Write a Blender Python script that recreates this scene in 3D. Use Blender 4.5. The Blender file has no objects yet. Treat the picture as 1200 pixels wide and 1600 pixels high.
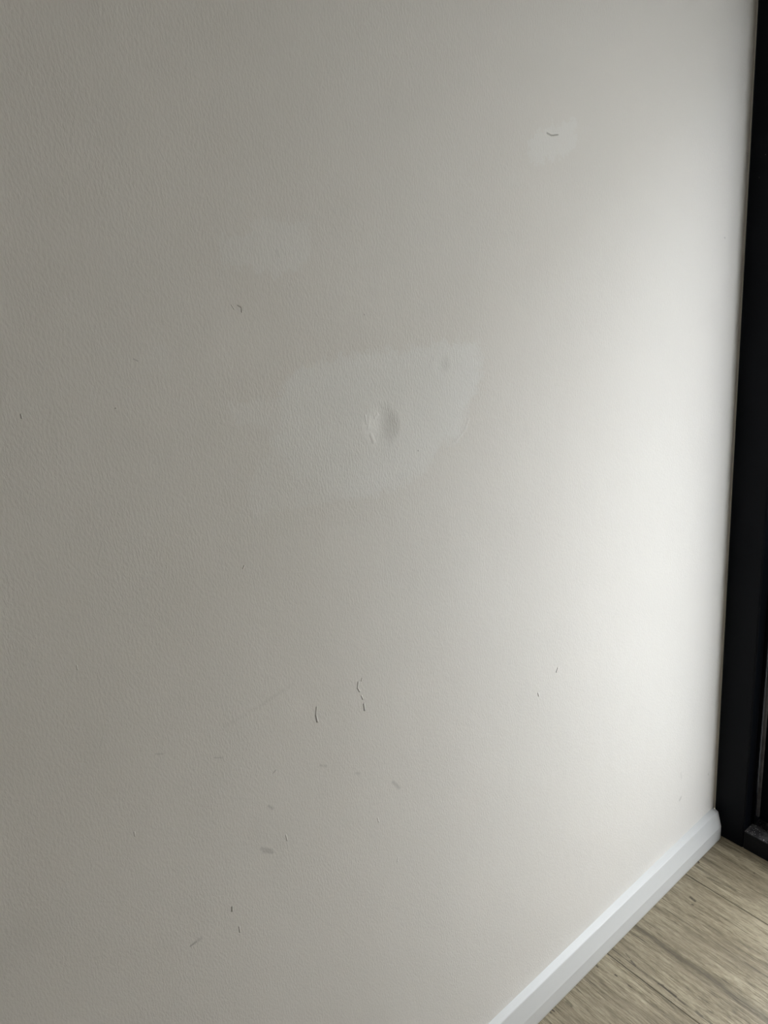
import bpy, bmesh, math, random
import numpy as np
from mathutils import Matrix, Vector

S = bpy.context.scene
COL = S.collection

# ------------------------------------------------------------------ camera
cam_d = bpy.data.cameras.new('camera')
cam = bpy.data.objects.new('camera', cam_d)
COL.objects.link(cam)
right = Vector((0.623865, 0.773898, -0.108966))
down = Vector((0.210846, -0.300922, -0.930048))
fwd = Vector((-0.752553, 0.55725, -0.350908))
m = Matrix((right, -down, -fwd)).transposed().to_4x4()
m.translation = Vector((0.60672, 0.0, 1.2))
cam.matrix_world = m
cam_d.sensor_fit = 'VERTICAL'
cam_d.sensor_height = 36.0
cam_d.lens = 27.0
cam_d.clip_start = 0.02
S.camera = cam

# ------------------------------------------------------------------ sky and exposure
SKY_STRENGTH = 11.5
SKY_COLOR = (0.88, 0.94, 1.0)
PANE_TOP = 1.43         # top of the clear pane; an added, unseen panel blocks the light above it
SCREEN_X, SCREEN_Y, SCREEN_H = 2.9, 2.75, 2.2   # unseen wall added straight ahead of the door to shape the daylight
WIN = (1.4, 2.3, 1.2, 2.0)       # unseen rear window, added for ambient fill
GX0, GX1 = 0.18, 1.10   # clear glass between the stiles
wd = bpy.data.worlds.new('overcast_sky')
wd.use_nodes = True
bg = wd.node_tree.nodes['Background']
bg.inputs['Color'].default_value = (*SKY_COLOR, 1)
# overcast sky: three times brighter overhead than at the horizon
wn = wd.node_tree.nodes; wl = wd.node_tree.links
tc = wn.new('ShaderNodeTexCoord'); sxyz = wn.new('ShaderNodeSeparateXYZ'); wl.new(tc.outputs['Generated'], sxyz.inputs[0])
mrw = wn.new('ShaderNodeMapRange'); wl.new(sxyz.outputs[2], mrw.inputs[0])
mrw.inputs[1].default_value = 0; mrw.inputs[2].default_value = 1
mrw.inputs[3].default_value = SKY_STRENGTH*.33; mrw.inputs[4].default_value = SKY_STRENGTH
wl.new(mrw.outputs[0], bg.inputs['Strength'])
S.world = wd
S.view_settings.view_transform = 'Standard'
S.view_settings.look = 'None'
S.view_settings.gamma = 1.0
S.view_settings.use_curve_mapping = False
S.view_settings.exposure = 0.60

def portal(name, loc, rot, sx, sy):
    """sampling guide for the sky seen through an opening (gives off no light itself)"""
    l = bpy.data.lights.new(name, 'AREA')
    l.shape = 'RECTANGLE'; l.size = sx; l.size_y = sy
    l.cycles.is_portal = True
    o = bpy.data.objects.new(name, l); COL.objects.link(o)
    o.location = loc; o.rotation_euler = rot
    return o
# area lights face local -Z: rotate it to face -Y (front door)
portal('door_daylight', ((GX0+GX1)/2, 1.262, (0.07+PANE_TOP)/2), (math.radians(-90), 0, 0), GX1-GX0+.04, PANE_TOP-0.03)

portal('fill_window_daylight', ((WIN[0]+WIN[1])/2, -2.46, (WIN[2]+WIN[3])/2), (math.radians(90), 0, 0), WIN[1]-WIN[0], WIN[3]-WIN[2])

# ------------------------------------------------------------------ measured data (metres, wall: y,z  floor: x,y)
PATCH = {'A': [(0.2938, 1.0734), (0.3194, 1.0643), (0.3474, 1.0639), (0.3523, 1.0793), (0.3682, 1.0831), (0.396, 1.0872), (0.4411, 1.086), (0.5059, 1.0806), (0.5592, 1.0777), (0.6046, 1.0712), (0.6115, 1.0476), (0.6049, 1.0203), (0.5855, 1.0064), (0.5811, 0.9819), (0.5663, 0.9635), (0.537, 0.9624), (0.5177, 0.9436), (0.4779, 0.9334), (0.4517, 0.9343), (0.4033, 0.9444), (0.3511, 0.9541), (0.3227, 0.9567), (0.2988, 0.9582), (0.2962, 0.9792), (0.3009, 0.9932), (0.3275, 1.0194), (0.3289, 1.0342), (0.2965, 1.0464)], 'I': [(0.3521, 1.0782), (0.396, 1.0872), (0.4411, 1.086), (0.5059, 1.0806), (0.5591, 1.0764), (0.6015, 1.069), (0.6039, 1.0205), (0.5803, 1.004), (0.569, 0.9702), (0.5375, 0.9674), (0.5069, 0.9467), (0.452, 0.9363), (0.4037, 0.947), (0.3682, 0.9667), (0.343, 0.9902), (0.3308, 1.0186), (0.3408, 1.0463)], 'B': [(0.3146, 1.2046), (0.3406, 1.2052), (0.3453, 1.2134), (0.3773, 1.2154), (0.4088, 1.2043), (0.4035, 1.1815), (0.3859, 1.1671), (0.3615, 1.1653), (0.3406, 1.1732), (0.3113, 1.1798)], 'C': [(0.6922, 1.2614), (0.719, 1.2775), (0.7459, 1.2821), (0.7769, 1.2842), (0.7817, 1.2586), (0.7643, 1.2473), (0.7352, 1.2413), (0.6993, 1.2448)], 'D': [(0.2207, 1.1291), (0.2541, 1.1282), (0.2502, 1.1029), (0.2191, 1.1107)]}
SCUFF = [((0.2414, 0.6078), (0.2513, 0.5983), 0.00386, 0.26), ((0.2429, 0.6033), (0.2522, 0.595), 0.0031, 0.3), ((0.2584, 0.6529), (0.2619, 0.6465), 0.00229, 0.3), ((0.1477, 0.5484), (0.1534, 0.5488), 0.00199, 0.5), ((0.1534, 0.5488), (0.1585, 0.549), 0.00378, 0.22), ((0.4163, 0.5859), (0.4243, 0.5725), 0.00391, 0.25), ((0.3678, 0.6283), (0.3726, 0.6245), 0.00246, 0.2), ((0.3248, 0.6645), (0.3323, 0.6591), 0.00234, 0.2), ((0.1616, 0.7744), (0.1682, 0.7706), 0.0014, 0.22), ((0.2139, 0.7396), (0.2213, 0.7352), 0.00153, 0.22), ((0.2703, 0.6873), (0.2737, 0.6892), 0.00111, 0.45), ((0.2715, 0.7692), (0.2898, 0.7718), 0.00346, 0.09), ((0.2898, 0.7718), (0.3093, 0.7741), 0.00351, 0.06), ((0.2297, 0.7663), (0.2715, 0.7692), 0.00405, 0.05), ((1.0395, 0.1615), (1.0435, 0.1648), 0.00453, 0.3), ((1.0408, 0.2212), (1.0435, 0.2082), 0.00441, 0.1), ((0.1985, 1.0863), (0.1988, 1.0863), 0.0008, 0.9), ((0.4532, 1.1199), (0.4535, 1.1193), 0.0009, 0.6), ((0.5034, 0.9699), (0.5038, 0.9695), 0.00104, 0.6), ((0.3669, 1.1871), (0.368, 1.1827), 0.00212, 0.12), ((0.547, 1.0516), (0.5525, 1.0506), 0.01062, 0.05), ((0.4746, 0.9488), (0.4818, 0.9488), 0.00835, 0.045), ((1.1662, 0.9702), (1.1672, 0.969), 0.00251, 0.6), ((1.1091, 1.1266), (1.111, 1.1255), 0.00177, 0.35), ((0.004, 0.6678), (0.02, 0.6692), 0.03726, 0.05), ((0.714, 0.5943), (0.7169, 0.5971), 0.00163, 0.35), ((0.6741, 0.5779), (0.6752, 0.5733), 0.0016, 0.4), ((0.2219, 1.1209), (0.2247, 1.1188), 0.00075, 0.45), ((0.6717, 0.9536), (0.6738, 0.9499), 0.00625, 0.03), ((0.4144, 0.9898), (0.4257, 0.9853), 0.00648, 0.03), ((0.3446, 0.5726), (0.3617, 0.5649), 0.00672, 0.02), ((0.2391, 0.6315), (0.2658, 0.6081), 0.0302, 0.03)]
CHIP = [((0.3212, 1.1478), (0.3239, 1.1458), 0.00085, 0.5), ((0.3239, 1.1458), (0.3238, 1.142), 0.00085, 0.8), ((0.3152, 1.1487), (0.317, 1.1452), 0.00064, 0.5), ((0.1298, 1.0974), (0.1296, 1.095), 0.00084, 0.6), ((0.3326, 0.7348), (0.3303, 0.7264), 0.00163, 0.6), ((0.3303, 0.7264), (0.3306, 0.7182), 0.00165, 1), ((0.3937, 0.74), (0.3925, 0.7381), 0.00138, 0.8), ((0.3881, 0.7379), (0.3862, 0.7314), 0.00154, 0.9), ((0.3862, 0.7314), (0.3881, 0.7264), 0.00138, 0.8), ((0.3897, 0.7198), (0.3908, 0.715), 0.00126, 0.8), ((0.3915, 0.708), (0.3913, 0.7005), 0.00158, 1), ((0.282, 0.9176), (0.2803, 0.9156), 0.00095, 0.7), ((0.1974, 0.5615), (0.1965, 0.5569), 0.00155, 1), ((0.1998, 0.532), (0.1992, 0.5252), 0.00119, 0.7), ((0.2709, 0.6055), (0.2712, 0.5983), 0.00111, 0.5), ((0.714, 0.5933), (0.7169, 0.5971), 0.00225, 1), ((0.6741, 0.5779), (0.6752, 0.5733), 0.0018, 0.8), ((0.4447, 1.0197), (0.4417, 1.0105), 0.00323, 0.16), ((0.4445, 1.0018), (0.4468, 0.9945), 0.00323, 0.3), ((0.4519, 1.0186), (0.4555, 1.0204), 0.00259, 0.14), ((0.4347, 1.0123), (0.4412, 1.0126), 0.00259, 0.1), ((0.4403, 1.0227), (0.4407, 1.0147), 0.00191, 0.2), ((0.7292, 1.271), (0.7366, 1.2683), 0.00114, 0.5), ((0.7366, 1.2683), (0.7474, 1.2687), 0.00103, 0.5), ((0.3881, 0.5512), (0.3891, 0.5448), 0.00123, 0.3), ((0.4094, 0.4757), (0.4077, 0.4709), 0.0013, 0.3), ((0.5586, 0.9655), (0.5744, 0.9747), 0.00289, 0.14), ((0.5744, 0.9747), (0.5805, 0.9857), 0.00289, 0.14), ((0.5465, 0.9613), (0.5586, 0.9655), 0.00286, 0.08), ((0.1185, 0.8882), (0.1182, 0.8847), 0.00085, 0.3), ((0.1261, 0.7083), (0.1258, 0.7041), 0.00099, 0.3), ((1.1369, 0.1631), (1.1383, 0.1592), 0.00236, 0.6)]
DENT = [((0.4587, 1.0077), 0.026), ((0.5472, 1.053), 0.014)]
FMARK = [((0.0523, 0.9968), (0.0622, 0.9949), 0.00406, 0.75), ((0.062, 0.9848), (0.0643, 0.9852), 0.00242, 0.8), ((0.0502, 0.7738), (0.0537, 0.7741), 0.00197, 0.95), ((0.1072, 0.8105), (0.114, 0.8127), 0.00283, 0.7), ((0.1146, 0.8117), (0.1263, 0.8113), 0.00242, 0.75), ((0.1263, 0.8113), (0.1379, 0.8108), 0.00314, 0.75), ((0.1435, 0.8089), (0.1549, 0.8085), 0.00134, 0.5), ((0.1725, 0.8118), (0.1827, 0.8107), 0.00344, 0.5), ((0.1837, 0.8237), (0.1901, 0.8274), 0.00345, 0.35), ((0.0531, 0.8141), (0.0636, 0.8113), 0.00261, 0.6), ((0.0763, 0.7733), (0.0811, 0.7734), 0.00193, 0.6), ((0.1028, 1.1258), (0.1043, 1.1253), 0.00227, 0.7), ((0.0187, 0.6526), (0.0221, 0.6532), 0.00193, 0.95), ((0.018, 0.6472), (0.0207, 0.6471), 0.00242, 0.6), ((0.0168, 1.0808), (0.0209, 1.0783), 0.00268, 0.9), ((0.0188, 0.7664), (0.0224, 0.765), 0.00204, 0.7), ((0.0458, 0.9277), (0.0622, 0.9313), 0.00162, 0.3), ((0.0496, 1.0576), (0.0999, 1.0671), 0.00185, 0.5), ((0.0249, 1.067), (0.0639, 1.0657), 0.00595, 0.3), ((0.0639, 1.0657), (0.1006, 1.0657), 0.00458, 0.25), ((0.0396, 0.8191), (0.0489, 0.8166), 0.00185, 0.5), ((0.0258, 0.6804), (0.0354, 0.6796), 0.00392, 0.45), ((0.0273, 0.8974), (0.0512, 0.8995), 0.00435, 0.2)]


# ------------------------------------------------------------------ helpers
def link_mesh(name, bm, mat, parent=None, smooth=False, kind=None):
    me = bpy.data.meshes.new(name)
    bmesh.ops.recalc_face_normals(bm, faces=bm.faces[:])
    bm.to_mesh(me); bm.free()
    if smooth:
        for p in me.polygons: p.use_smooth = True
    o = bpy.data.objects.new(name, me)
    COL.objects.link(o)
    if mat: me.materials.append(mat)
    if parent: o.parent = parent
    if kind: o['kind'] = kind
    return o

def box(bm, x0, x1, y0, y1, z0, z1, bevel=0.0, seg=2):
    t = bmesh.new()
    bmesh.ops.create_cube(t, size=1.0)
    for v in t.verts:
        v.co = Vector((x0+(v.co.x+.5)*(x1-x0), y0+(v.co.y+.5)*(y1-y0), z0+(v.co.z+.5)*(z1-z0)))
    if bevel:
        bmesh.ops.bevel(t, geom=t.edges[:], offset=bevel, segments=seg, profile=.5, affect='EDGES')
    me = bpy.data.meshes.new('t'); t.to_mesh(me); t.free()
    bm.from_mesh(me); bpy.data.meshes.remove(me)

def boxobj(name, b, mat, parent=None, bevel=0.0, kind=None):
    bm = bmesh.new(); box(bm, *b, bevel=bevel)
    return link_mesh(name, bm, mat, parent, kind=kind)

def prism_y(bm, prof, y0, y1):
    """extrude an x,z profile along y, closed at both ends"""
    a = [bm.verts.new((x, y0, z)) for x, z in prof]
    b = [bm.verts.new((x, y1, z)) for x, z in prof]
    n = len(prof)
    for i in range(n):
        bm.faces.new((a[i], a[(i+1) % n], b[(i+1) % n], b[i]))
    bm.faces.new(a[::-1]); bm.faces.new(b)

def prism_z(bm, prof, z0, z1):
    a = [bm.verts.new((x, y, z0)) for x, y in prof]
    b = [bm.verts.new((x, y, z1)) for x, y in prof]
    n = len(prof)
    for i in range(n):
        bm.faces.new((a[i], a[(i+1) % n], b[(i+1) % n], b[i]))
    bm.faces.new(a[::-1]); bm.faces.new(b)

class NT:
    """small wrapper for building node trees"""
    def __init__(s, name):
        s.mat = bpy.data.materials.new(name); s.mat.use_nodes = True
        s.t = s.mat.node_tree; s.b = s.t.nodes['Principled BSDF']
    def n(s, typ, **kw):
        nd = s.t.nodes.new(typ)
        for k, v in kw.items(): setattr(nd, k, v)
        return nd
    def l(s, a, b): s.t.links.new(a, b)
    def setin(s, nd, i, v):
        if hasattr(v, 'links') or isinstance(v, bpy.types.NodeSocket): s.l(v, nd.inputs[i])
        else: nd.inputs[i].default_value = v
    def math(s, op, a, b=0.0, c=0.0, clamp=False):
        nd = s.n('ShaderNodeMath', operation=op, use_clamp=clamp)
        s.setin(nd, 0, a); s.setin(nd, 1, b)
        if op in ('MULTIPLY_ADD',): s.setin(nd, 2, c)
        return nd.outputs[0]
    def step(s, v, lo, hi, to0=0.0, to1=1.0):
        nd = s.n('ShaderNodeMapRange', interpolation_type='SMOOTHSTEP')
        s.setin(nd, 0, v); s.setin(nd, 1, lo); s.setin(nd, 2, hi); s.setin(nd, 3, to0); s.setin(nd, 4, to1)
        return nd.outputs[0]
    def noise(s, vec, scale, detail=2.0, rough=.5, dist=0.0):
        nd = s.n('ShaderNodeTexNoise')
        s.l(vec, nd.inputs['Vector']); nd.inputs['Scale'].default_value = scale
        nd.inputs['Detail'].default_value = detail; nd.inputs['Roughness'].default_value = rough
        nd.inputs['Distortion'].default_value = dist
        return nd.outputs['Fac']
    def mapping(s, vec, scale=(1, 1, 1), loc=(0, 0, 0)):
        nd = s.n('ShaderNodeMapping')
        s.l(vec, nd.inputs['Vector']); nd.inputs['Scale'].default_value = scale; nd.inputs['Location'].default_value = loc
        return nd.outputs[0]
    def pos(s): return s.n('ShaderNodeNewGeometry').outputs['Position']
    def mix(s, f, a, b, blend='MIX'):
        nd = s.n('ShaderNodeMix', data_type='RGBA', blend_type=blend)
        s.setin(nd, 0, f)
        for i, v in ((6, a), (7, b)):
            if isinstance(v, tuple): nd.inputs[i].default_value = (*v, 1)
            else: s.l(v, nd.inputs[i])
        return nd.outputs[2]
    def bump(s, h, dist=1.0, strength=1.0, normal=None):
        nd = s.n('ShaderNodeBump')
        s.l(h, nd.inputs['Height']); nd.inputs['Distance'].default_value = dist; nd.inputs['Strength'].default_value = strength
        if normal: s.l(normal, nd.inputs['Normal'])
        return nd.outputs[0]

def segment_group():
    """mask of a short stroke: 1 on the segment A..A+D, falling to 0 at distance R"""
    g = bpy.data.node_groups.new('stroke', 'ShaderNodeTree')
    for n_, t_ in (('P', 'NodeSocketVector'), ('A', 'NodeSocketVector'), ('D', 'NodeSocketVector'), ('InvL2', 'NodeSocketFloat'), ('R', 'NodeSocketFloat'), ('Strength', 'NodeSocketFloat'), ('Prev', 'NodeSocketFloat')):
        g.interface.new_socket(n_, in_out='INPUT', socket_type=t_)
    g.interface.new_socket('Mask', in_out='OUTPUT', socket_type='NodeSocketFloat')
    gi = g.nodes.new('NodeGroupInput'); go = g.nodes.new('NodeGroupOutput')
    def vm(op, a, b):
        nd = g.nodes.new('ShaderNodeVectorMath'); nd.operation = op
        g.links.new(a, nd.inputs[0])
        if b is not None: g.links.new(b, nd.inputs[1])
        return nd
    # each stroke waits for the one before it, which keeps the shader's working memory small
    pr = g.nodes.new('ShaderNodeVectorMath'); pr.operation = 'MULTIPLY_ADD'
    g.links.new(gi.outputs['Prev'], pr.inputs[0]); pr.inputs[1].default_value = (1e-9, 1e-9, 1e-9); g.links.new(gi.outputs['P'], pr.inputs[2])
    ap = vm('SUBTRACT', pr.outputs[0], gi.outputs['A']).outputs[0]
    dt = vm('DOT_PRODUCT', ap, gi.outputs['D']).outputs['Value']
    mt = g.nodes.new('ShaderNodeMath'); mt.operation = 'MULTIPLY'; mt.use_clamp = True
    g.links.new(dt, mt.inputs[0]); g.links.new(gi.outputs['InvL2'], mt.inputs[1])
    sc = g.nodes.new('ShaderNodeVectorMath'); sc.operation = 'SCALE'
    g.links.new(gi.outputs['D'], sc.inputs[0]); g.links.new(mt.outputs[0], sc.inputs['Scale'])
    dd = vm('DISTANCE', ap, sc.outputs[0]).outputs['Value']
    mr = g.nodes.new('ShaderNodeMapRange'); mr.interpolation_type = 'SMOOTHSTEP'
    g.links.new(dd, mr.inputs[0]); mr.inputs[1].default_value = 0
    g.links.new(gi.outputs['R'], mr.inputs[2])
    g.links.new(gi.outputs['Strength'], mr.inputs[3]); mr.inputs[4].default_value = 0
    mx = g.nodes.new('ShaderNodeMath'); mx.operation = 'MAXIMUM'
    g.links.new(mr.outputs[0], mx.inputs[0]); g.links.new(gi.outputs['Prev'], mx.inputs[1])
    g.links.new(mx.outputs[0], go.inputs['Mask'])
    return g
STROKE = segment_group()

def strokes(t, P, data, to3):
    """combine many strokes with MAXIMUM"""
    acc = None
    for a, b, r, st in data:
        A = Vector(to3(a)); D = Vector(to3(b))-A
        if D.length < 1e-4: D = Vector(to3((1e-4, 1e-4)))-Vector(to3((0, 0)))
        nd = t.n('ShaderNodeGroup'); nd.node_tree = STROKE
        t.l(P, nd.inputs['P']); nd.inputs['A'].default_value = A; nd.inputs['D'].default_value = D
        nd.inputs['InvL2'].default_value = 1.0/D.length_squared
        nd.inputs['R'].default_value = r; nd.inputs['Strength'].default_value = st
        if acc is not None: t.l(acc, nd.inputs['Prev'])
        acc = nd.outputs[0]
    return acc

# ------------------------------------------------------------------ materials
WALL_C = (0.735, 0.703, 0.660)
def mat_painted_wall(name, marks):
    t = NT(name)
    P = t.pos()
    w1 = t.noise(P, 60, 3, .6); w2 = t.noise(P, 260, 2, .6)
    jit = t.math('ADD', t.math('MULTIPLY', t.math('SUBTRACT', w1, .5), .030), t.math('MULTIPLY', t.math('SUBTRACT', w2, .5), .016))
    def sd(n_):
        a = t.n('ShaderNodeAttribute', attribute_name=n_); return t.math('ADD', a.outputs['Fac'], jit)
    soft = {'A': (.005, 0.40), 'I': (.010, 0.40), 'B': (.004, 0.46), 'C': (.004, 0.48), 'D': (.005, 0.24)}
    masks = {k: t.step(sd('patch_'+k), -s_[0], s_[0]*.4, s_[1], 0.0) for k, s_ in soft.items()}
    pm = t.math('ADD', masks['A'], masks['I'])
    for k in 'BCD': pm = t.math('ADD', pm, masks[k])
    pm = t.math('MINIMUM', pm, 1.0)
    base = t.mix(pm, WALL_C, (0.787, 0.775, 0.748))
    # slow unevenness of the old coat
    slow = t.noise(P, 3.5, 3, .55)
    base = t.mix(t.step(slow, .3, .7, 0, .35), base, (0.72, 0.70, 0.66))
    chm = None
    if marks:
        sc = strokes(t, P, SCUFF, lambda a: (0.0, a[0], a[1]))
        br = t.noise(P, 900, 2, .6)
        sc = t.math('MULTIPLY', sc, t.step(br, .25, .6, .55, 1.1))
        base = t.mix(sc, base, (0.16, 0.15, 0.14))
        chm = strokes(t, P, CHIP, lambda a: (0.0, a[0], a[1]))
        base = t.mix(t.math('MULTIPLY', chm, .22), base, (0.82, 0.80, 0.76))
    t.l(base, t.b.inputs['Base Color'])
    t.b.inputs['Roughness'].default_value = .55
    t.b.inputs['Specular IOR Level'].default_value = .25
    # roller nap: fine stipple, slightly drawn out vertically
    nap = t.noise(t.mapping(P, (1, 1.25, .58)), 400, 2.5, .55)
    nap2 = t.noise(P, 90, 2, .5)
    h = t.math('ADD', t.math('MULTIPLY', nap, .00040), t.math('MULTIPLY', nap2, .00022))
    rough_zone = t.step(sd('patch_A'), .0, .03, 1.0, 0.0)
    h = t.math('ADD', h, t.math('MULTIPLY', t.math('MULTIPLY', rough_zone, nap), .00012))
    if marks: h = t.math('ADD', h, t.math('MULTIPLY', chm, .0024))
    for (c, r), amp in zip(DENT, (-.0030, -.0010)):
        nd = t.n('ShaderNodeVectorMath', operation='DISTANCE'); t.l(P, nd.inputs[0]); nd.inputs[1].default_value = (0, c[0], c[1])
        dv = t.math('MULTIPLY', nd.outputs['Value'], t.math('MULTIPLY_ADD', t.noise(P, 45, 1, .4), .5, .75))
        h = t.math('ADD', h, t.step(dv, 0, r, amp, 0.0))
    h = t.math('ADD', h, t.math('MULTIPLY', t.noise(P, 9, 2, .5), .0016))
    t.l(t.bump(h), t.b.inputs['Normal'])
    return t.mat

def mat_plain(name, col, rough=.6, spec=.4, bump_scale=0, bump_h=0.0, metallic=0.0, var=0.0):
    t = NT(name); P = t.pos()
    if var:
        c2 = tuple(max(0, c*(1-var)) for c in col)
        t.l(t.mix(t.step(t.noise(P, 14, 4, .6), .35, .7), col, c2), t.b.inputs['Base Color'])
    else: t.b.inputs['Base Color'].default_value = (*col, 1)
    t.b.inputs['Roughness'].default_value = rough
    t.b.inputs['Specular IOR Level'].default_value = spec
    t.b.inputs['Metallic'].default_value = metallic
    if bump_scale:
        t.l(t.bump(t.math('MULTIPLY', t.noise(P, bump_scale, 3, .6), bump_h)), t.b.inputs['Normal'])
    return t.mat

def mat_skirting():
    t = NT('gloss_white_paint'); P = t.pos()
    d = strokes(t, P, [((0.945,0.0665),(0.946,0.0665),.0012,.9)], lambda a: (0.006, a[0], a[1]))
    grime = t.step(t.noise(t.mapping(P, (1, 1, 2)), 55, 4, .65), .52, .75, 0, .10)
    sx = t.n('ShaderNodeSeparateXYZ'); t.l(P, sx.inputs[0])
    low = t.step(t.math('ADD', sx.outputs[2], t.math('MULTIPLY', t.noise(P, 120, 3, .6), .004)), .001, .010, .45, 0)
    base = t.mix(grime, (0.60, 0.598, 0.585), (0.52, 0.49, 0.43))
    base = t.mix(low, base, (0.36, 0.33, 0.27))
    base = t.mix(d, base, (.05, .05, .05))
    t.l(base, t.b.inputs['Base Color'])
    t.b.inputs['Roughness'].default_value = .33
    t.b.inputs['Specular IOR Level'].default_value = .45
    t.l(t.bump(t.math('MULTIPLY', t.noise(t.mapping(P, (1, .3, 1)), 180, 3, .6), .00012)), t.b.inputs['Normal'])
    return t.mat

def mat_floor():
    t = NT('wood_look_vinyl'); P = t.pos()
    sx = t.n('ShaderNodeSeparateXYZ'); t.l(P, sx.inputs[0]); X, Y = sx.outputs[0], sx.outputs[1]
    wob = t.noise(t.mapping(P, (2.2, 9, 1)), 1.6, 2, .5)
    pl = t.math('FLOOR', t.math('DIVIDE', t.math('SUBTRACT', Y, .797), .24))
    cv = t.n('ShaderNodeCombineXYZ')
    t.l(t.math('MULTIPLY_ADD', pl, 3.17, X), cv.inputs[0])
    t.l(t.math('ADD', Y, t.math('MULTIPLY', wob, .012)), cv.inputs[1]); t.l(t.math('MULTIPLY', pl, 1.7), cv.inputs[2])
    V = cv.outputs[0]
    g1 = t.noise(t.mapping(V, (4, 42, 1)), 1.0, 6, .70, .25)
    g2 = t.noise(t.mapping(V, (14, 190, 1), (3, 1, 0)), 1.0, 6, .72, .1)
    g3 = t.noise(t.mapping(V, (60, 620, 1), (1, 7, 0)), 1.0, 4, .7)
    blot = t.noise(t.mapping(V, (5, 14, 1), (9, 2, 0)), 1.0, 4, .6)
    grain = t.math('ADD', t.math('MULTIPLY', g1, .28), t.math('ADD', t.math('MULTIPLY', g2, .38), t.math('MULTIPLY', g3, .34)))
    r = t.n('ShaderNodeValToRGB'); t.l(grain, r.inputs[0])
    e = r.color_ramp.elements
    e[0].position = .40; e[0].color = (.115, .094, .060, 1)
    e[1].position = .60; e[1].color = (.580, .515, .395, 1)
    k = e.new(.465); k.color = (.265, .222, .155, 1)
    k = e.new(.52); k.color = (.390, .338, .248, 1)
    base = t.mix(t.step(blot, .42, .70, 0, .55), r.outputs[0], (.235, .195, .140))
    # thin pores
    pore = t.noise(t.mapping(V, (16, 420, 1), (4, 4, 0)), 1.0, 2, .5)
    base = t.mix(t.step(pore, .60, .72, 0, .55), base, (.11, .09, .06))
    # long dark vein and the fine printed lines running away from the wall
    yw = t.math('ADD', Y, t.math('MULTIPLY', t.math('SUBTRACT', t.noise(t.mapping(P, (11, 1, 1)), 1.0, 3, .6), .5), .016))
    def band(y0, w, s_, yy=yw):
        return t.step(t.math('ABSOLUTE', t.math('SUBTRACT', yy, y0)), w*.15, w, s_, 0)
    vb = t.math('MULTIPLY', band(.8770, .0095, .75), t.step(t.noise(t.mapping(P, (16, 260, 1)), 1.0, 4, .7), .30, .58, .35, 1))
    base = t.mix(vb, base, (.085, .068, .045))
    vb2 = t.math('MULTIPLY', band(.8775, .022, .45), t.step(g2, .40, .55, 1, .1))
    base = t.mix(vb2, base, (.15, .125, .085))
    y2 = t.math('ADD', Y, t.math('MULTIPLY', t.math('SUBTRACT', t.noise(t.mapping(P, (6, 1, 1)), 1.0, 2, .6), .5), .006))
    for y0, w_, s_ in ((.9435, .0014, .65), (.8105, .0016, .8), (1.0955, .0022, .5), (.960, .0016, .3), (1.128, .003, .3), (.915, .0016, .3), (.735, .002, .45), (.700, .0015, .3)):
        brk = t.step(t.noise(t.mapping(P, (22, 3, 1), (y0*40, 0, 0)), 1.0, 2, .5), .38, .52, .15, 1)
        base = t.mix(t.math('MULTIPLY', band(y0, w_, s_, y2), brk), base, (.07, .055, .035))
    km = strokes(t, P, FMARK, lambda a: (a[0], a[1], 0.0))
    km = t.math('MULTIPLY', km, t.step(t.noise(t.mapping(P, (1, 2, 1)), 300, 3, .7), .25, .55, .5, 1.25), clamp=True)
    base = t.mix(t.math('MINIMUM', km, 1.0), base, (.045, .035, .022))
    # plank joints: narrow bevelled grooves
    fr = t.math('SUBTRACT', t.math('DIVIDE', t.math('SUBTRACT', Y, .797), .24), pl)
    dj = t.math('MULTIPLY', t.math('MINIMUM', fr, t.math('SUBTRACT', 1.0, fr)), .24)
    base = t.mix(t.step(dj, .0003, .0011, .85, 0), base, (.055, .043, .028))
    base = t.mix(1.0, base, (.72, .70, .64), 'MULTIPLY')
    t.l(base, t.b.inputs['Base Color'])
    t.l(t.step(g2, .3, .7, .44, .30), t.b.inputs['Roughness'])
    t.b.inputs['Specular IOR Level'].default_value = .5
    h = t.math('ADD', t.math('MULTIPLY', g2, .0007), t.math('MULTIPLY', g3, .00035))
    h = t.math('ADD', h, t.step(dj, .0002, .0016, -.0008, 0))
    t.l(t.bump(h), t.b.inputs['Normal'])
    return t.mat

def mat_black_metal():
    t = NT('black_powdercoat'); P = t.pos()
    sp = t.noise(P, 1400, 2, .5)
    dust = t.noise(t.mapping(P, (1, 1, .35)), 45, 5, .7)
    base = t.mix(t.step(dust, .45, .8, 0, .30), (.0018, .0024, .0042), (.0050, .0060, .0085))
    base = t.mix(t.step(t.noise(P, 420, 1, .5), .80, .83, 0, .6), base, (.22, .21, .20))
    t.l(base, t.b.inputs['Base Color'])
    t.b.inputs['Roughness'].default_value = .5
    t.b.inputs['Specular IOR Level'].default_value = .10
    t.l(t.bump(t.math('MULTIPLY', sp, .00003)), t.b.inputs['Normal'])
    return t.mat

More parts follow.
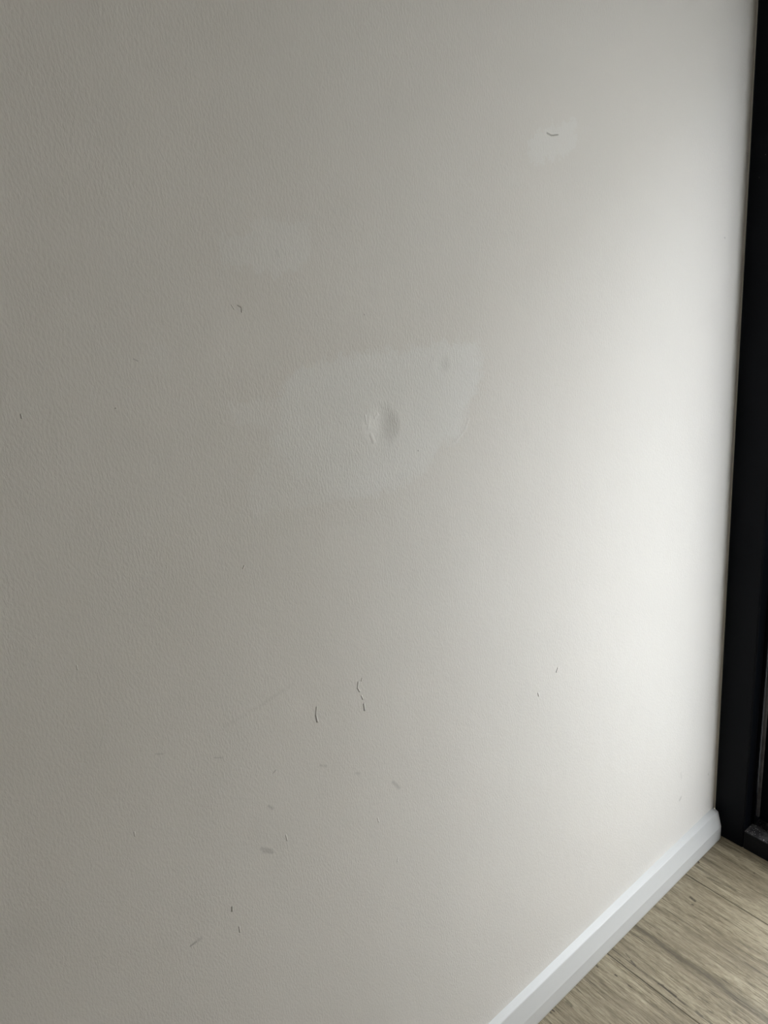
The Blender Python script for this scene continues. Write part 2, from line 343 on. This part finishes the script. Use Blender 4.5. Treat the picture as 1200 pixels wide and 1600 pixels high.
def mat_dusty_sill():
    t = NT('dusty_black_metal'); P = t.pos()
    d = t.noise(P, 70, 5, .7)
    g = t.n('ShaderNodeNewGeometry'); s3 = t.n('ShaderNodeSeparateXYZ'); t.l(g.outputs['True Normal'], s3.inputs[0])
    up = t.step(s3.outputs[2], .3, .8)      # dust settles on the upward faces only
    base = t.mix(t.math('MULTIPLY', up, t.step(d, .38, .70, .25, 1)), (.0035, .0040, .0055), (.085, .080, .080))
    base = t.mix(t.math('MULTIPLY', up, t.step(t.noise(P, 330, 2, .5), .66, .70, 0, .9)), base, (.50, .48, .46))
    t.l(base, t.b.inputs['Base Color'])
    t.b.inputs['Roughness'].default_value = .6
    t.b.inputs['Specular IOR Level'].default_value = .15
    t.l(t.bump(t.math('MULTIPLY', d, .0008)), t.b.inputs['Normal'])
    return t.mat

def mat_glass(name='clear_glass', tint=(.95, .95, .95)):
    t = NT(name)
    t.t.nodes.remove(t.b)
    out = [n for n in t.t.nodes if n.type == 'OUTPUT_MATERIAL'][0]
    tr = t.n('ShaderNodeBsdfTransparent'); tr.inputs[0].default_value = (*tint, 1)
    gl = t.n('ShaderNodeBsdfGlossy'); gl.inputs['Roughness'].default_value = .02
    fr = t.n('ShaderNodeFresnel'); fr.inputs['IOR'].default_value = 1.5
    mx = t.n('ShaderNodeMixShader')
    ge = t.n('ShaderNodeNewGeometry')   # reflect once, on the face the ray enters by
    t.l(t.math('MULTIPLY', fr.outputs[0], t.math('SUBTRACT', 1.0, ge.outputs['Backfacing'])), mx.inputs[0]); t.l(tr.outputs[0], mx.inputs[1]); t.l(gl.outputs[0], mx.inputs[2]); t.l(mx.outputs[0], out.inputs[0])
    return t.mat

M_WALL = mat_painted_wall('painted_plaster', False)
M_WALL_MARKED = mat_painted_wall('painted_plaster_with_marks', True)
M_SKIRT = mat_skirting()
M_FLOOR = mat_floor()
M_BLACK = mat_black_metal()
M_SILL = mat_dusty_sill()
M_GLASS = mat_glass()
M_GLASS_WARM = mat_glass('warm_fill_glass', (.95, .91, .87))  # tint added to warm the fill light from the rear
M_ROOM = mat_plain('painted_wall_plain', WALL_C, .6, .25, 200, .0002, var=.03)
M_CEIL = mat_plain('white_ceiling', (.80, .79, .76), .8, .2, 150, .0002, var=.02)
M_CAULK = mat_plain('aged_caulk', (.52, .50, .44), .7, .2, 160, .0004, var=.1)
M_EDGE_HIGHLIGHT = mat_plain('grey_edge_highlight', (.16, .16, .17), .5, .4, 260, .0015, var=.6)  # highlight on the sash edge, put into the colour as grey
M_SCREEN = mat_plain('pale_light_screen', (.57, .55, .51), .9, .15, 80, .001, var=.2)  # surface of the added wall that shapes the daylight
M_PATIO = mat_plain('pale_concrete', (.66, .65, .62), .9, .2, 60, .002, var=.15)

# ------------------------------------------------------------------ room shell
YF = 1.168       # face of the door frame
def poly_sdf(py, pz, poly):
    """signed distance to a polygon, negative inside"""
    d = np.full(py.shape, 1e9); inside = np.zeros(py.shape, bool)
    n = len(poly)
    for i in range(n):
        ax, ay = poly[i]; bx, by = poly[(i+1) % n]
        ex, ey = bx-ax, by-ay
        t = np.clip(((py-ax)*ex+(pz-ay)*ey)/(ex*ex+ey*ey), 0, 1)
        d = np.minimum(d, np.hypot(py-ax-t*ex, pz-ay-t*ey))
        c = (ay > pz) != (by > pz)
        with np.errstate(divide='ignore', invalid='ignore'):
            xi = ax+(pz-ay)/(ey if ey else 1e-12)*ex
        inside ^= c & (py < xi)
    return np.where(inside, -d, d)

def build_wall_left():
    ys = np.concatenate([[-2.4, -1.2, -.5], np.arange(-.2, YF-.006, .006), [YF-.004, YF-.0015, YF]])
    zs = np.concatenate([np.arange(0, 1.6, .006), [1.8, 2.1, 2.5]])
    ny, nz = len(ys), len(zs)
    Y, Z = np.meshgrid(ys, zs, indexing='ij')
    X = np.zeros_like(Y)
    # plaster eases back very slightly in its last millimetres before the frame
    X[-1, :] = -.0016; X[-2, :] = -.0004
    front = np.stack([X.ravel(), Y.ravel(), Z.ravel()], 1)
    idx = np.arange(ny*nz).reshape(ny, nz)
    faces = np.stack([idx[:-1, :-1].ravel(), idx[1:, :-1].ravel(), idx[1:, 1:].ravel(), idx[:-1, 1:].ravel()], 1).tolist()
    # body behind the front face
    rim = list(idx[:, 0]) + list(idx[-1, 1:]) + list(idx[-2::-1, -1]) + list(idx[0, -2:0:-1])
    verts = front.tolist(); k0 = len(verts)
    for i in rim:
        v = verts[i]; verts.append([-.11, v[1], v[2]])
    n = len(rim)
    for i in range(n):
        j = (i+1) % n
        faces.append([int(rim[j]), int(rim[i]), k0+i, k0+j])
    faces.append([k0+i for i in range(n-1, -1, -1)][::-1])
    me = bpy.data.meshes.new('wall_left'); me.from_pydata(verts, [], faces)
    for k, poly in PATCH.items():
        a = me.attributes.new('patch_'+k, 'FLOAT', 'POINT')
        vals = np.full(len(verts), 1.0, np.float32)
        vals[:ny*nz] = poly_sdf(front[:, 1], front[:, 2], poly)
        a.data.foreach_set('value', vals)
    me.materials.append(M_WALL); me.materials.append(M_WALL_MARKED)
    # the costlier material with scuffs and chips only on the cells that carry one
    cy = (Y[:-1, :-1]+Y[1:, 1:]).ravel()/2; cz = (Z[:-1, :-1]+Z[1:, 1:]).ravel()/2
    near = np.zeros(cy.shape, bool)
    for a, b, r, st in SCUFF+CHIP:
        ex, ey = b[0]-a[0], b[1]-a[1]
        t = np.clip(((cy-a[0])*ex+(cz-a[1])*ey)/max(ex*ex+ey*ey, 1e-9), 0, 1)
        near |= np.hypot(cy-a[0]-t*ex, cz-a[1]-t*ey) < r+.006
    mi = np.zeros(len(faces), np.int32); mi[:near.size] = near
    me.polygons.foreach_set('material_index', mi)
    me.validate(); me.update()
    bm = bmesh.new(); bm.from_mesh(me); bmesh.ops.recalc_face_normals(bm, faces=bm.faces[:]); bm.to_mesh(me); bm.free()
    o = bpy.data.objects.new('wall_left', me); COL.objects.link(o); o['kind'] = 'structure'
    return o
build_wall_left()

RX, RY = 3.4, -2.4          # far side and rear of the room
boxobj('floor', (-.11, RX+.1, RY-.1, YF+.122, -.12, 0), M_FLOOR, kind='structure')
boxobj('ceiling', (-.11, RX+.1, RY-.1, YF+.122, 2.5, 2.6), M_CEIL, kind='structure')
boxobj('wall_right', (RX, RX+.1, RY, YF+.122, 0, 2.5), M_ROOM, kind='structure')
bm = bmesh.new()
box(bm, -.11, WIN[0], RY-.1, RY, 0, 2.5); box(bm, WIN[1], RX+.1, RY-.1, RY, 0, 2.5)
box(bm, WIN[0], WIN[1], RY-.1, RY, 0, WIN[2]); box(bm, WIN[0], WIN[1], RY-.1, RY, WIN[3], 2.5)
link_mesh('wall_back', bm, M_ROOM, kind='structure')
def under(o, p):
    o.parent = p; o.matrix_parent_inverse = Matrix.Translation(p.location).inverted(); return o
w1 = bpy.data.objects.new('fill_window_1', None); w1.location = ((WIN[0]+WIN[1])/2, RY-.05, WIN[2]); w1['kind'] = 'structure'; COL.objects.link(w1)  # unseen window added to bring ambient light into the room
bm = bmesh.new()
for b in ((WIN[0], WIN[0]+.04, WIN[2], WIN[3]), (WIN[1]-.04, WIN[1], WIN[2], WIN[3]), (WIN[0]+.04, WIN[1]-.04, WIN[2], WIN[2]+.04), (WIN[0]+.04, WIN[1]-.04, WIN[3]-.04, WIN[3])):
    box(bm, b[0], b[1], RY-.08, RY-.03, b[2], b[3])
under(link_mesh('fill_window_frame', bm, M_BLACK), w1)
under(boxobj('fill_window_pane', (WIN[0]+.0405, WIN[1]-.0405, RY-.058, RY-.052, WIN[2]+.0405, WIN[3]-.0405), M_GLASS_WARM), w1)
# front wall: beside and above the sliding door
bm = bmesh.new()
box(bm, 1.24, RX, YF, YF+.122, 0, 2.5); box(bm, 0, 1.24, YF, YF+.122, 2.16, 2.5)
link_mesh('wall_front', bm, M_ROOM, kind='structure')
boxobj('light_shaping_wall', (-2.5, SCREEN_X, SCREEN_Y, SCREEN_Y+.12, -.10, SCREEN_H), M_SCREEN, kind='structure')  # added out of view to hold back daylight from straight ahead
boxobj('patio', (-2.5, 5, YF+.122, 6.5, -.22, -.10), M_PATIO, kind='structure')

# half-splayed skirting board along the left wall
bm = bmesh.new()
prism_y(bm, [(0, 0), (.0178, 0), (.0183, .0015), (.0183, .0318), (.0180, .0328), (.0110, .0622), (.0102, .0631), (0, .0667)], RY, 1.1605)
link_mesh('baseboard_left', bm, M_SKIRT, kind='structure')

# paint-covered caulk bead between plaster and frame
bm = bmesh.new()
prism_z(bm, [(-.0014, YF-.0016), (.0000, YF-.0012), (.0006, YF-.0002), (.0002, YF-.00005), (-.0014, YF-.0004)], .0600, 2.5)
link_mesh('trim_1', bm, M_CAULK, smooth=False, kind='structure')

# ------------------------------------------------------------------ sliding door
door = bpy.data.objects.new('door_1', None); door.location = (0, YF, 0); door['kind'] = 'structure'; COL.objects.link(door)
YB = YF+.12
# jamb with its channel: deep front face, recess, inner lip
jamb = [(0.0, YF+.0006), (.0565, YF+.0006), (.0590, YF+.0030), (.0590, YF+.0260), (.0480, YF+.0280), (.0480, YF+.044), (.0560, YF+.046), (.0560, YF+.0500), (.0480, YF+.052), (.0480, YF+.096), (.0590, YF+.098), (.0590, YB), (0.0, YB)]
bm = bmesh.new(); prism_z(bm, jamb, 0.0, 2.16); under(link_mesh('jamb', bm, M_BLACK), door)
bm = bmesh.new(); prism_z(bm, [(1.24-x, y) for x, y in jamb], 0.0, 2.16); under(link_mesh('jamb', bm, M_BLACK), door)
under(boxobj('head', (.059, 1.181, YF+.001, YB, 2.10, 2.16), M_BLACK, bevel=.002), door)
# sill: front upstand, tray and track rails
under(boxobj('sill', (.0592, 1.1808, YF-.0005, YF+.030, 0.0, .042), M_SILL, bevel=.0025), door)
bm = bmesh.new()
box(bm, .0592, 1.1808, YF+.0305, YB, 0.0, .030)
box(bm, .0592, 1.1808, YF+.062, YF+.066, .030, .040); box(bm, .0592, 1.1808, YF+.098, YB, .030, .048)
under(link_mesh('track', bm, M_SILL), door)
# sash: stiles, rails, glass, grey strip standing in for the stile's edge highlight
ys0, ys1 = YF+.048, YF+.086
under(boxobj('stile', (.0610, GX0, ys0, ys1, .046, 2.098), M_BLACK, bevel=.002), door)
under(boxobj('stile', (GX1, 1.178, ys0, ys1, .046, 2.098), M_BLACK, bevel=.002), door)
under(boxobj('rail', (GX0+.0002, GX1-.0002, ys0, ys1, .046, .080), M_BLACK, bevel=.002), door)
under(boxobj('rail', (GX0+.0002, GX1-.0002, ys0, ys1, 2.03, 2.098), M_BLACK, bevel=.002), door)
under(boxobj('glass_pane', (GX0+.0005, GX1-.0005, YF+.064, YF+.070, 0.0805, PANE_TOP-.0005), M_GLASS), door)
under(boxobj('rail', (GX0+.0002, GX1-.0002, ys0, ys1, PANE_TOP, PANE_TOP+.07), M_BLACK, bevel=.002), door)
under(boxobj('light_blocking_panel', (GX0+.0002, GX1-.0002, YF+.060, YF+.074, PANE_TOP+.0702, 2.0298), M_BLACK), door)  # opaque fill added out of view to cut daylight from higher up
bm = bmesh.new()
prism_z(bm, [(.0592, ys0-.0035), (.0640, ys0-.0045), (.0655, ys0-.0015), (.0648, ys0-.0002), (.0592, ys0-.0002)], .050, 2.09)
sl = link_mesh('edge_highlight', bm, M_EDGE_HIGHLIGHT); sl['label'] = 'dull grey painted highlight strip'; under(sl, door)
